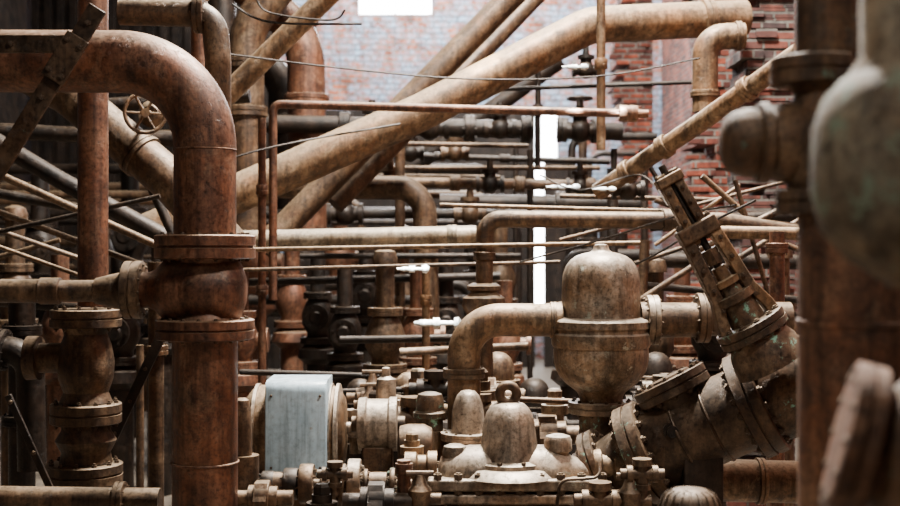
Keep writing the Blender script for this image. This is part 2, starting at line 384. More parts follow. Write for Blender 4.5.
# ---------------------------------------------------------------- diagonals
pipe('large_diagonal_pipe','large tan rusty pipe sloping up then bending level',[(150,232,9.6),(420,113,10),(590,25,10.3),(716,19,10.5),(745,18,10.55)],18.5,'tan',60,fl=((706,20),),n=40,frat=1.14,fw=6)
pipe('diagonal_pipe','brown pipe sloping steeply behind large tan pipe',[(262,250,10.3),(285,226,10.35),(500,8,10.9),(620,-112,11)],13,'brown',n=28)
pipe('diagonal_pipe','darker brown pipe sloping parallel behind another',[(335,205,10.7),(550,-18,11.6)],9.5,'brown',n=24)
pipe('diagonal_pipe','tan-brown pipe sloping up toward roof',[(200,122,9),(238,84,9),(350,-26,9)],11,'tan',n=28)
pipe('diagonal_pipe','dark pipe sloping under large tan pipe',[(560,60,14),(380,190,14)],9,'dark',n=20)
pipe('curved_header_pipe','large dark rusty pipe curving over in roof shadow',[(246,250,12),(246,30,12),(330,-80,12)],18,'brown',60,fl=((246,112),(246,64)),n=32,frat=1.2)
pipe('curved_header_pipe','large brown rusty pipe bending downwards in roof shadow',[(190,-60,12.8),(306,36,12.8),(308,250,12.8)],19,'red',70,fl=((308,100),(300,34)),n=32,frat=1.2)
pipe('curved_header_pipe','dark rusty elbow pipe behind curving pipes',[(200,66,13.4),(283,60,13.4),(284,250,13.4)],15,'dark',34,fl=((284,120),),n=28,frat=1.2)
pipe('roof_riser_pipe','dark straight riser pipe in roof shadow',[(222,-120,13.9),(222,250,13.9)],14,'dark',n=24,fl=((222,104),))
pipe('frame_pipe','slim rusty pipe frame spanning over the equipment',[(273,300,9),(273,104,9),(648,114,9)],4.2,'red',8,n=16,fl=((628,113),),frat=2.0,fw=9)
pipe('vertical_pipe','slim red-brown vertical pipe next to frame',[(262,118,9.2),(262,FLR(9.2),9.2)],4,'red',n=14,fl=((262,190),(262,290)))
pipe('vertical_pipe','slim rusty vertical pipe with coupling',[(601,-140,9.2),(601,150,9.2)],4.5,'tan',n=14,fl=((601,64),))
pipe('vertical_pipe','dark slim vertical pipe beside bright opening',[(538,60,12),(538,166,12)],3,'dark',n=14,fl=((538,110),),frat=1.8)
pipe('vertical_pipe','dark slim riser pipe along bright opening',[(530,150,12.2),(530,FLR(12.2),12.2)],3,'dark',n=14,fl=((530,182),),frat=1.7)
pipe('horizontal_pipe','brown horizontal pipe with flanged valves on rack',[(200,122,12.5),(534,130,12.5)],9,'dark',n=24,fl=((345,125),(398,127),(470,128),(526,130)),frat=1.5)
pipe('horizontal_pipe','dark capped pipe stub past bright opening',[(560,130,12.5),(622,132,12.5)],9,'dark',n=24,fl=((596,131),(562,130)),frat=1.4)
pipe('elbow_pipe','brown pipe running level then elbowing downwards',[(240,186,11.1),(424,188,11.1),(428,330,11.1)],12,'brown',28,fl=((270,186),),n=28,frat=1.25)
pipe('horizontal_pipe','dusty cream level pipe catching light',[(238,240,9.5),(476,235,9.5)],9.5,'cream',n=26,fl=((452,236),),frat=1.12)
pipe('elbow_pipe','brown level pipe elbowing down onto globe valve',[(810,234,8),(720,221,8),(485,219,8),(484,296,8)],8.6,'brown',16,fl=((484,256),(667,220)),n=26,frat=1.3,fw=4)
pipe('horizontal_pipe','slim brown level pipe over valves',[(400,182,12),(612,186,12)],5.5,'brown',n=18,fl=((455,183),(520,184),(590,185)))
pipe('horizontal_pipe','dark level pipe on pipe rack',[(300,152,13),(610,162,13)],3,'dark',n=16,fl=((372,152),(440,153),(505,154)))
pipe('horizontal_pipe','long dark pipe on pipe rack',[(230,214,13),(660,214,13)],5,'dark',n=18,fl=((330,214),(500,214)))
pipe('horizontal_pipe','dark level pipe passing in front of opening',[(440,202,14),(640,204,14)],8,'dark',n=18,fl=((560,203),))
for y0,y1,x0,x1,r,m,d in ((250,243,232,640,2.4,'tan',7.9),(270,262,240,560,2.0,'brown',8.6),(256,256,300,520,3,'dark',11),(205,212,440,700,2.2,'tan',8.8),(90,82,480,700,2.2,'dark',11.5),
    (282,276,250,500,4,'dark',11.5),(168,168,340,600,2.5,'brown',12.2),(300,300,240,480,5,'dark',13),(196,200,560,720,2.5,'brown',9.5),(142,146,300,528,2.5,'brown',12),(175,178,300,500,3,'brown',12.8),(312,300,500,600,3,'brown',9.6)):
    pipe('thin_pipe','thin rusty rod-like pipe spanning across machinery',[(x0,y0,d),(x1,y1,d)],r,m,n=10)
def rackvalve(px,py,d,s,mat='dark',wheel=False):
    u=d/F*s; rt=root('rack_valve','small dark rusty gate valve on level pipe','valve',P(px,py,d),'small rack valves')
    c=P(px,py,d)
    mk('valve_body',G().sphere(c,13*u,18).lathe(c-X*20*u,X,[(0,12*u),(5*u,12*u),(5*u,8*u),(35*u,8*u),(35*u,12*u),(40*u,12*u)],18),mat,rt)
    mk('bonnet',G().lathe(c,Z,[(0,9*u),(16*u,8*u),(16*u,12*u),(21*u,12*u),(21*u,5*u),(34*u,4*u)],16),mat,rt)
    if wheel: mk('handwheel',wheelg(c+Z*36*u,Z,13*u,1.8*u,4),mat,rt)
for q in ((430,128,12.4,.95),(500,129,12.4,.8),(372,127,12.4,.8),(580,186,12,.7),(490,184,12,.7),(345,214,12.9,.9),(410,153,12.9,.7),(580,131,12.4,.9,'dark',True),(628,190,9.4,.8),(455,153,12.9,.7,'brown'),(470,214,12.9,.8,'brown'),(390,184,12,.8,'brown'),(586,70,11.4,.7)): rackvalve(*q)
def cable(pts,r,label='thin black sagging cable strung across equipment'):
    W=[P(*p) for p in pts]; out=[]
    for i in range(len(W)-1):
        for t in range(8):
            a=W[max(i-1,0)];b=W[i];c=W[i+1];e=W[min(i+2,len(W)-1)];s=t/8
            out.append(.5*((2*b)+(c-a)*s+(2*a-5*b+4*c-e)*s*s+(3*b-a-3*c+e)*s**3))
    out.append(W[-1]); solo('cable',label,'cable',G().sweep(out,r,6),'dark')
cable([(228,54,8.6),(340,68,8.7),(470,79,8.8),(600,76,9),(700,58,9)],.007)
cable([(150,188,8.6),(260,150,8.8),(400,124,9.2)],.008)
cable([(232,4,8),(270,22,8),(362,24,8)],.008,'thin bent wire hanging from roof steel')
cable([(255,-8,8),(268,12,8),(330,20,8),(345,10,8)],.007,'thin bent wire hanging from roof steel')
cable([(520,262,7.6),(600,240,7.4),(680,215,7),(736,205,6.6)],.007)
cable([(585,276,7.6),(640,262,7.3),(700,228,6.6),(756,200,6.4)],.007)
cable([(540,175,9.4),(580,190,9),(640,175,9),(668,206,8.6)],.007)

pipe('diagonal_pipe','dusty tan pipe sloping up past dark brick pier',[(598,192,9.4),(700,123,8.8),(800,52,8.2)],9.5,'tan',n=26,fl=((628,172),(665,147),(748,90)),frat=1.3,fw=5)
pipe('elbow_pipe','stubby reddish elbow pipe turning down from brick wall',[(744,36,9.9),(705,37,9.9),(705,112,9.9)],13,'tan',30,fl=((705,94),(738,37)),n=30,frat=1.15,fw=3)
pipe('vertical_pipe','short dusty vertical pipe with cap below level pipe',[(777,232,7.6),(777,FLR(7.6),7.6)],7.5,'red',n=20,fl=((777,248),))
pipe('horizontal_pipe','dusty tan level pipe near brick pier',[(700,232,7.7),(812,234,7.7)],6.5,'tan',n=20)
for a,b,r,m in (((640,330,9),(645,240,9),5,'brown'),((702,176,8.5),(745,214,8.5),3,'tan'),((820,190,8),(700,250,8),3.5,'brown'),((655,200,9),(800,250,9),3,'brown'),((700,260,8.6),(820,330,8.6),4,'dark'),
    ((720,270,8.8),(800,220,8.8),3,'brown'),((640,285,9.2),(800,300,9.2),4,'dark'),((690,200,9.3),(730,330,9.3),4,'dark'),((650,225,9.9),(800,215,9.9),7,'dark'),((660,260,9.9),(800,262,9.9),8,'dark'),
    ((560,240,9.0),(800,178,9.0),2,'brown'),((620,212,9.1),(800,236,9.1),2,'tan'),((640,150,9.6),(700,250,9.6),2.5,'dark'),((655,245,8.9),(740,185,8.9),2,'tan'),((600,275,9.4),(700,242,9.4),2.5,'brown'),((735,180,8.4),(770,300,8.4),2.5,'brown'),((640,300,8.9),(700,262,8.9),3,'brown')):
    pipe('thin_pipe','thin rusty pipe leaning amid broken fittings',[a,b],r,m,n=10)
# ---------------------------------------------------------------- dome vessel
D=7.0;u=D/F
rt=root('domed_air_vessel','mottled pinkish-grey cast domed pressure vessel with wide band','vessel',P(601,FLR(D),D))
mk('dome',vl(601,D,[(244,3),(245,7),(250,8.5),(252,11),(253.5,18),(256,25),(260,30.5),(266,35),(274,38),(284,39),(314,39.5),(319,40),(322,42)],56),'dome',rt)
mk('band',vl(601,D,[(317,41),(319,47),(321,49),(327,49.5),(329,47.5),(332,47.5),(334,49.5),(344,49.5),(347,48)],56),'dome',rt)
mk('bowl',vl(601,D,[(346,47),(354,47.5),(362,47),(370,45),(377,41),(383,35.5),(388,29),(392,24),(396,22),(402,21),(406,24)],56),'dome',rt)
flange(rt,P(601,407,D),Z,33*u,6*u,12,'dome')
mk('pedestal',vl(601,D,[(413,22),(440,22),(470,26),(FLR(D)-60,26),(FLR(D)-60,40),(FLR(D),40)],40),'mint',rt)
flange(rt,P(652,320,D),X,25*u,6*u,10,'dome')
mk('side_nozzle',hl(320,D,[(640,18),(700,17)],28),'brown',rt)
flange(rt,P(702,318,D),X,25*u,6*u,10,'brown')
mk('side_pipe',hl(319,D,[(708,17),(790,17)],28),'brown',rt)
rt=root('elbow_pipe','stout tan-brown elbow pipe joining domed vessel to pump','pipe',P(464,470,D))
mk('pipe_body',G().sweep([P(562,320,D),P(464,320,D),P(464,470,D)],16.5*u,36,36*u,16),'tan',rt)
flange(rt,P(464,373,D),Z,21*u,5*u,12,'brown',bl=1.2); flange(rt,P(553,320,D),X,18*u,3*u,10,'tan')
D=8.0;u=D/F
rt=root('globe_valve','dark round globe valve below pipe elbow','valve',P(484,FLR(D),D))
mk('valve_body',vl(484,D,[(283,12),(286,17),(290,17),(292,13),(298,21),(306,22),(314,18),(322,13),(326,13)],28),'brown',rt)
mk('stub_pipe',vl(484,D,[(324,9),(FLR(D),9)],20),'brown',rt)
# ---------------------------------------------------------------- tilted gate valve
A=P(558,490,6.7);B=P(842,366,6.25);ax=(B-A).normalized();L=(B-A).length;s=L/300
def AT(t): return A+ax*(t*s)
u=6.4/F
rt=root('diagonal_gate_valve','massive dark brown flanged valve body sloping upward with green flakes','valve',P(700,FLR(6.4),6.4))
def seg(name,prof,mat): mk(name,G().lathe(A,ax,[(t*s,r*u) for t,r in prof],48),mat,rt)
seg('inlet_neck',[(30,28),(50,28),(64,31),(76,33),(88,37)],'mint')
flange(rt,AT(50),ax,44*u,8*u,14,'mint',bs=.085)
flange(rt,AT(96),ax,52*u,12*u,16,'mint',bs=.08)
seg('valve_body',[(104,40),(112,42),(204,42),(206,42)],'valve')
for t in (140,172): mk('body_rib',G().torus(AT(t),ax,42*u,1.6*u,44,8),'valve',rt)
flange(rt,AT(214),ax,54*u,12*u,18,'valve',bs=.08)
seg('valve_chamber',[(222,43),(230,46),(266,47),(285,43),(300,36)],'mint')
up=Y.cross(ax).normalized()
if up.z<0: up=-up
up=(up*1.0+Y*.14).normalized()
cc=AT(150)
mk('bonnet_neck',G().lathe(cc,up,[(0,31*u),(38*u,30*u),(42*u,33*u)],32),'valve',rt)
flange(rt,cc+up*49*u,up,39*u,9*u,12,'valve',bs=.09)
mk('bonnet_cap',G().lathe(cc+up*57*u,up,[(0,24*u),(3*u,23*u),(4*u,18*u),(4*u,0)],28),'valve',rt)
mk('support_foot',G().box(P(700,(FLR(6.4)+450)/2,6.4),(.1,.1,(P(0,450,6.4).z)/2)),'dark',rt,.01)
mk('drain_cap',G().lathe(AT(126)+up*16*u-Y*36*u,-Y,[(0,9*u),(5*u,9*u),(5*u,6*u),(9*u,6*u)],16),'dark',rt)
# yoke
D=6.0;u=D/F
Bq=P(752,328,D);Tq=P(668,178,D);ya=(Tq-Bq).normalized();yp=ya.cross(Y).normalized()
rt=root('valve_yoke','tan-brown bolted valve yoke with twin flat arms and stem','valve yoke',Bq)
def YT(t,o=0,f=0): return Bq+ya*(t*u)+yp*(o*u)-Y*(f*u)
mk('bonnet',G().lathe(YT(-42),ya,[(0,37*u),(20*u,35*u),(34*u,28*u),(40*u,28*u)],32),'mint',rt)
flange(rt,YT(0),ya,36*u,8*u,12,'mint',bs=.1)
mk('stuffing_box',G().lathe(YT(4),ya,[(0,19*u),(26*u,16*u),(28*u,21*u),(36*u,21*u),(36*u,12*u),(50*u,10*u)],24),'mint',rt)
def beam(name,pts,w_,dpt,mat):
    g=G(); b=0
    for t,o in pts:
        c=YT(t,o)
        for (i,j) in ((-1,-1),(1,-1),(1,1),(-1,1)): g.v.append(c+yp*(i*w_*u)+Y*(j*dpt*u))
    n=len(pts)
    for k_ in range(n-1):
        for i in range(4): g.f.append((k_*4+i,k_*4+(i+1)%4,(k_+1)*4+(i+1)%4,(k_+1)*4+i))
    g.f.append((0,1,2,3)); g.f.append(tuple((n-1)*4+i for i in range(4)))
    return mk(name,g,mat,rt,.007)
for sgn in (-1,1):
    beam('yoke_arm',[(4,sgn*27),(18,sgn*25),(40,sgn*18),(118,sgn*14)],6,9,'tan' if sgn<0 else 'brown')
    beam('guide_bar',[(100,sgn*8),(178,sgn*7)],4.8,7,'brown' if sgn<0 else 'tan')
mk('valve_stem',G().sweep([YT(30),YT(186)],3.8*u,12),'dark',rt)
mk('yoke_crown',G().box(YT(112),(8*u,21*u,12*u),(ya,yp,Y)),'brown',rt,.01)
mk('end_plate',G().box(YT(170),(5*u,14*u,10*u),(ya,yp,Y)),'tan',rt,.008)
mk('stem_nut',G().lathe(YT(74),ya,[(0,9*u),(16*u,9*u)],6),'brown',rt)
mk('gland_follower',G().lathe(YT(50),ya,[(0,15*u),(6*u,15*u),(7*u,8*u),(20*u,7*u)],16),'tan',rt)
for sg in (-1,1):
    for t,o,l in ((54,11,12),(112,16,13),(170,10,9)): boltobj(rt,YT(t,sg*o,3),ya,3.2*u,l*u)
    for t in (30,52,74,96): boltobj(rt,YT(t,sg*(19-t*.04),7),Y,.012,.025)
    for t in (126,142,158): boltobj(rt,YT(t,sg*7.5,6),Y,.011,.02)
# ---------------------------------------------------------------- near standpipes
D=3.2;u=D/F
rt=root('flanged_standpipe','thick blurred brown standpipe with flanges and bulging valve','pipe',P(850,FLR(D),D))
mk('top_pipe',vl(832,D,[(-120,36),(58,36)],40),'nearbrown',rt)
flange(rt,P(815,72,D),Z,44*u,14*u,14,'nearbrown',bl=1.15)
mk('valve_body',vl(826,D,[(84,36),(95,32),(110,38),(130,50),(160,52),(180,42),(192,36)],44,hl(143,D,[(720,8),(722,18),(726,26),(733,31),(742,34),(752,35),(756,33),(758,40),(766,41),(768,34),(780,40),(800,42),(850,42)],40)),'nearbrown',rt)
flange(rt,P(826,202,D),Z,50*u,12*u,14,'nearbrown',bl=1.15)
mk('riser_pipe',vl(864,D,[(212,64),(319,64),(320,66),(325,66),(326,64),(FLR(D),64)],44),'nearred',rt)
D=2.2;u=D/F
rt=root('cast_valve','very close blurred tan peeling bulging cast valve','valve',P(950,FLR(D),D))
mk('neck',vl(916,D,[(-120,54),(56,54),(74,66)],40),'neartan',rt)
mk('valve_bulb',vl(924,D,[(66,60),(78,80),(98,98),(128,108),(190,110),(230,100),(258,76),(278,46),(288,34)],48),'neartan',rt)
mk('neck',vl(955,D,[(284,26),(350,26),(372,34)],40),'nearbrown',rt)
c0=P(965,470,D); bx_=(-X*.95+Y*.22+Z*.24).normalized()
mk('round_body',vl(965,D,[(366,30),(376,50),(392,72),(416,92),(446,102),(490,102),(530,84),(560,60),(FLR(D),52)],44),'nearbrown',rt)
mk('side_port',G().lathe(c0,bx_,[(0,66*u),(84*u,62*u),(94*u,70*u)],40),'nearred',rt)
flange(rt,c0+bx_*108*u,bx_,80*u,16*u,12,'nearred',bl=1.2,bs=.065)
pipe('horizontal_pipe','stout dusty tan pipe lying low beside valve',[(640,478,6.9),(870,484,6.9)],21,'tan',n=36,fl=((760,481),),frat=1.1,fw=4)
rt=root('ribbed_cap','small dark rusty ribbed domed cap on short post','valve cap',P(690,FLR(4.6),4.6))
g=vl(690,4.6,[(487,5),(489,16),(493,24),(500,28),(508,30),(512,33),(516,33),(532,33)],32)
for i in range(18):
    t=2*math.pi*i/18; q=[P(690,yy,4.6)+Vector((math.cos(t)*r*4.6/F,math.sin(t)*r*4.6/F,0)) for yy,r in ((490,17),(494,25),(501,29),(512,33))]
    g.sweep(q,1.4*4.6/F,6)
mk('cap',g,'valve',rt); mk('post',vl(690,4.6,[(530,24),(FLR(4.6),24)],24),'brown',rt)
# ---------------------------------------------------------------- pump
D=6.5;u=D/F
def plinth(px0,px1,d0,d1,h,label):
    x0=(px0-450)*d0/F;x1=(px1-450)*d0/F
    solo('concrete_plinth',label,'plinth',G().box(Vector(((x0+x1)/2,(d0+d1)/2,h/2)),((x1-x0)/2,(d1-d0)/2,h/2)),'concrete',.02)
plinth(243,560,6.0,7.6,.70,'stained concrete plinth carrying pump and motor')
base=253+(CH-.70)*F/D
rt=root('centrifugal_pump','tan-grey bell-shaped cast pump with lifting eye and bolted flange','pump',P(509,base,D))
g=vl(509,D,[(402,10),(403.5,15),(407,19),(413,23),(422,25.5),(438,27.5),(450,29),(458,31),(461,37),(465,37),(466,44),(474,52)],56)
mk('casing_dome',g,'grey',rt)
mk('lifting_eye',G().torus(P(508,394,D),Y,8.5*u,4.8*u,28,12).lathe(P(508,410,D),Z,[(0,13*u),(4*u,10*u),(8*u,6*u)],16),'brown',rt)
for i in range(9):
    t=2*math.pi*(i+.3)/9; boltobj(rt,P(509,462,D)+Vector((math.cos(t)*34*u,math.sin(t)*34*u,0)),Z,2.6*u,5*u)
mk('volute_casing',hl(476,D,[(438,10),(441,19),(447,24),(456,28),(470,31),(550,31),(562,27),(572,20),(588,16),(591,8)],44),'dome',rt)
mk('casing_boss',vl(558,D-.02,[(434,6),(436,12),(440,14),(450,14),(452,11),(474,12)],28),'grey',rt)
mk('casing_boss',vl(455,D-.02,[(444,6),(446,11),(452,13),(456,13),(458,10),(474,11)],28),'dome',rt)
fp=mk('split_flange',G().box(P(514,479,D),(86*u,38*u,6*u)),'dome',rt,.016)
for x in range(438,602,20):
    for dy in (-33,33): boltobj(fp,P(x,478,D)+Y*dy*u,Z,4.6*u,11*u)
mk('base_flange',G().box(P(514,493,D),(84*u,36*u,5*u)),'grey',rt,.014)
mk('casing_foot',G().box(P(514,(494+base)/2,D),(55*u,24*u,(base-494)/2*u)),'brown',rt,.03)
mk('bearing_housing',hl(466,D,[(590,14),(594,17),(600,17),(602,12),(612,12),(614,16),(620,16),(622,5)],28),'tan',rt)
mk('bearing_housing',hl(466,D,[(404,5),(405,14),(416,14),(418,11),(426,11),(428,15),(437,15)],28),'tan',rt)
mk('drain_tube',G().sweep([P(600,462,D-.2),P(600,478,D-.25),P(560,480,D-.25),P(556,512,D-.25)],1.6*u,8,10*u),'brown',rt)
D=6.9;u=D/F; base2=253+(CH-.70)*F/D
rt=root('small_domed_valve','small tan domed check valve behind pump','valve',P(468,base2,D))
mk('dome',vl(468,D-.1,[(390,2),(391,7),(395,11),(402,14),(412,16),(432,17)],32),'grey',rt)
flange(rt,P(468,436,D-.1),Z,27*u,4*u,10,'grey'); mk('body',vl(468,D-.1,[(440,19),(470,21),(base2,21)],28),'brown',rt)
rt=root('small_domed_valve','small mint-flaked bottle-shaped fitting by coupling','valve',P(430,base2,D))
mk('dome',vl(430,D,[(392,6),(394,12),(400,14),(410,14),(412,17),(417,17),(418,13),(430,13)],24),'mint',rt); mk('body',vl(430,D,[(430,16),(450,18),(base2,18)],24),'tan',rt)
rt=root('oil_bottle_fitting','slender tan bottle-shaped lubricator standing on bearing','lubricator',P(386,430,7.2))
mk('bottle',vl(386,7.2,[(367,1.5),(368,4),(376,4.5),(379,9),(384,10),(400,10),(400,14),(405,14)],20),'grey',rt)
mk('base',vl(386,7.2,[(404,12),(430,12)],20),'brown',rt)
D=7.0;u=D/F; base3=253+(CH-.70)*F/D
rt=root('bearing_drum','pinkish-grey drum-shaped bearing housing between motor and pump','bearing',P(378,base3,D))
mk('drum',hl(424,D,[(358,20),(359,26),(366,27),(368,25),(388,25),(390,27),(397,27),(398,18)],40),'grey',rt)
mk('drum_hub',hl(424,D,[(352,8),(405,8)],20),'brown',rt)
mk('pedestal',G().box(P(378,(445+base3)/2,D),(15*u,16*u,(base3-445)/2*u)),'brown',rt,.01)
rt=root('electric_motor','round electric motor with pale blue painted side cover','motor',P(298,base3,D))
mk('stator_housing',hl(431,D,[(243,12),(244,24),(247,34),(253,42),(262,46),(332,46),(339,42),(345,34),(347,12)],48),'tan',rt)
for x in (258,331,338): mk('end_ring',hl(431,D,[(x-2,43),(x-1,47.5),(x+2,47.5),(x+3,43)],48),'grey',rt)
g=G(); prof=[]
for (yy,py_) in ((7.02,381),(6.90,381),(6.74,381.5),(6.70,383.5),(6.68,388),(6.675,394),(6.67,470),(6.675,474),(6.69,476)):
    prof.append((yy,P(0,py_,6.68).z))
xa=P(265,0,6.68).x; xb=P(326,0,6.68).x
for xx in (xa,xa+.008,xb-.008,xb):
    e=.008 if xx in (xa,xb) else 0
    for (yy,zz) in prof: g.v.append(Vector((xx,yy+e,zz)))
n=len(prof)
for j in range(3):
    for i in range(n-1): g.f.append((j*n+i,j*n+i+1,(j+1)*n+i+1,(j+1)*n+i))
b=len(g.v)
for xx in (xa,xb):
    for (yy,zz) in prof: g.v.append(Vector((xx,7.04,zz)))
for i in range(n-1):
    g.f.append((i,i+1,b+i+1,b+i)); g.f.append((3*n+i,3*n+i+1,b+n+i+1,b+n+i))
cv=mk('side_cover',g,'blue',rt,0,label='worn streaked pale blue painted sheet guard',sharp=50)
for (x,y) in ((271,396),(320,396),(271,468),(320,468)): boltobj(cv,P(x,y,6.665),Y,.007,.008)
mk('motor_foot',G().box(P(298,(474+base3)/2,D),(44*u,30*u,(base3-474)/2*u)),'brown',rt,.01)
mk('motor_shaft',hl(428,D,[(343,6),(352,6)],16),'grey',rt)
D=6.3;u=D/F; base4=253+(CH-.70)*F/D
rt=root('drive_shaft','rusty drive shaft with stacked coupling discs and bearings','shaft',P(330,base4,D))
mk('shaft',hl(484,D,[(262,5),(412,5)],20),'brown',rt)
for x0,x1,r,m in ((341,346,20,'brown'),(348,361,25,'dome'),(364,368,15,'brown'),(284,298,16,'dark'),(300,314,20,'brown'),(390,395,16,'mint'),(262,274,13,'dark')):
    g=hl(484,D,[(x0,r*.7),(x0,r*.96),(x0+1,r),(x1-1,r),(x1,r*.96),(x1,r*.7)],32); g.bolts(P((x0+x1)/2,484,D),X,r*.72*u,8,2.2*u,((x1-x0)/2+3)*u)
    mk('coupling_disc',g,m,rt)
for x in (280,330,378): mk('bearing_block',G().box(P(x,(486+base4)/2,D),(8*u,12*u,(base4-486)/2*u)).lathe(P(x-9,484,D),X,[(0,12*u),(18*u,12*u)],20),'brown',rt,.004)
pipe('vertical_pipe','short orange-brown rod standing beside shaft',[(404,460,6.1),(404,base4,6.1)],7,'red',n=14,fl=((404,468),),frat=1.3)
rt=root('gear_housing','tan cast gear housing at end of shaft','gearbox',P(244,base4,6.4))
mk('housing',vl(242,6.4,[(398,4),(400,7),(410,9),(430,10),(460,10)],28),'brown',rt); mk('foot',vl(244,6.4,[(455,15),(base4,15)],28),'brown',rt)
pipe('horizontal_pipe','brown level pipe low beneath valve stack',[(-80,497,6.4),(160,500,6.4)],12,'brown',n=24,fl=((120,500),))
pipe('elbow_pipe','dark elbow pipe beneath stacked valves',[(-60,345,7.6),(30,352,7.6),(32,470,7.6)],14,'dark',24,n=24,fl=((2,346),))

def fitting(kind,px,py,d,s,mat):
    u=d/F*s; c=P(px,py,d)
    names=['petcock','pipe_tee','pipe_union','hex_plug_fitting']
    labs=['small brown petcock with tee handle on pump pipework','small rusty threaded pipe tee among pump pipework','small rusty pipe union coupling on pump pipework','small rusty hexagonal plug fitting on pump pipework']
    rt=root(names[kind],labs[kind],'fitting',c-Z*24*u,'small pump fittings')
    if kind==0:
        mk('body',G().lathe(c-Z*22*u,Z,[(0,4*u),(14*u,4*u),(14*u,7*u),(26*u,8*u),(30*u,5*u),(36*u,3*u)],12).lathe(c-Z*2*u-X*14*u,X,[(0,4*u),(28*u,4*u)],10),mat,rt)
        mk('handle',G().sweep([c+Z*15*u-X*9*u,c+Z*15*u+X*9*u],2*u,8),mat,rt)
    elif kind==1:
        mk('body',G().lathe(c-Z*24*u,Z,[(0,5*u),(10*u,5*u),(10*u,8*u),(15*u,8*u),(15*u,6*u),(32*u,6*u),(32*u,9*u),(38*u,9*u)],16).lathe(c-X*20*u,X,[(0,5*u),(6*u,5*u),(6*u,8*u),(11*u,8*u),(11*u,6*u),(29*u,6*u),(29*u,8*u),(34*u,8*u),(34*u,5*u),(40*u,5*u)],16),mat,rt)
    elif kind==2:
        mk('body',G().lathe(c-X*22*u,X,[(0,6*u),(12*u,6*u),(12*u,10*u),(18*u,10*u),(18*u,13*u),(28*u,13*u),(28*u,9*u),(34*u,9*u),(34*u,6*u),(46*u,6*u)],18),mat,rt)
        mk('union_nut',G().lathe(c+X*0*u,X,[(-5*u,14.5*u),(5*u,14.5*u)],6),mat,rt)
    else:
        mk('body',G().lathe(c-Z*24*u,Z,[(0,8*u),(16*u,8*u),(16*u,12*u),(24*u,12*u),(24*u,8*u),(30*u,8*u)],18),mat,rt)
        mk('plug',G().lathe(c+Z*4*u,Z,[(0,7*u),(8*u,7*u),(10*u,5*u)],6),mat,rt)
rr=random.Random(21)
ms=['brown','brown','dark','dome','dark','mint','brown']
for i in range(44):
    px=rr.choice([rr.uniform(352,445),rr.uniform(400,560),rr.uniform(350,420),rr.uniform(620,680)])
    d=rr.uniform(7.25,8.1) if px<600 else rr.uniform(7.4,8.2); py=rr.uniform(385,455)
    fitting(i%4,px,py,d,rr.uniform(.8,1.7),rr.choice(ms))
for i,(px,py,s_,m_) in enumerate([(335,474,.9,'brown'),(420,496,1.5,'brown'),(412,446,1.0,'tan'),(376,502,1.5,'dark'),(600,500,1.3,'brown'),(630,498,1.5,'mint'),(322,502,1.3,'dark'),(262,498,1.3,'brown'),(642,474,1.1,'brown')]):
    fitting((i*3+1)%4,px,py,6.05 if py>470 else 6.6,s_,m_)
rt=root('bearing_housing','squat brown cast bearing housing by pump shaft','bearing',P(416,base3,6.75))
mk('housing',hl(446,6.75,[(398,14),(400,20),(408,22),(424,22),(432,18),(434,10)],32),'brown',rt); mk('foot',G().box(P(416,(460+base3)/2,6.75),(14*u,16*u,(base3-460)/2*u)),'brown',rt,.01)
def pump2(px,py,d,mat,s=1):
    rt=root('vertical_pump','small rusty domed pump standing behind machinery','pump',P(px,FLR(d),d),'domed pumps')
    def v(name,pr,n=28): mk(name,vl(px,d,[(py+a*s,b*s) for a,b in pr],n),mat,rt)
    v('dome',[(0,4),(2,10),(7,16),(16,20),(30,21),(34,21)]); u=d/F
    flange(rt,P(px,py+38*s,d),Z,28*s*u,4*s*u,10,mat,False,seg=26)
    v('body',[(42,20),(52,26),(70,28),(90,22),(100,22),(FLR(d)/s-py/s,24)])
    c=P(px,py+68*s,d); mk('side_flange',G().lathe(c,-Y,[(0,14*s*u),(30*s*u,14*s*u),(30*s*u,20*s*u),(36*s*u,20*s*u),(36*s*u,8*s*u),(38*s*u,8*s*u)],24).bolts(c-Y*34*s*u,Y,17*s*u,8,2*u,4*u),mat,rt)
for q in ((498,352,8.4,'brown',.8),(534,378,8.9,'dark',.8),(410,372,8.8,'brown',.8),(360,378,8.6,'dark',.7),(656,352,8.6,'dark',.8)): pump2(*q)
for a,b,r,m in (((400,352,8.6),(528,346,8.6),4,'brown'),((330,392,8.0),(450,388,8.0),3,'dark'),((480,398,7.6),(580,402,7.6),3,'brown'),((340,340,9),(460,338,9),4,'dark'),((240,372,8.6),(380,376,8.6),3,'dark'),((395,400,7.8),(455,412,7.4),6,'tan'),((400,440,7.2),(450,440,7.2),5,'brown')):
    pipe('thin_pipe','short rusty service pipe running between pumps',[a,b],r,m,n=12)

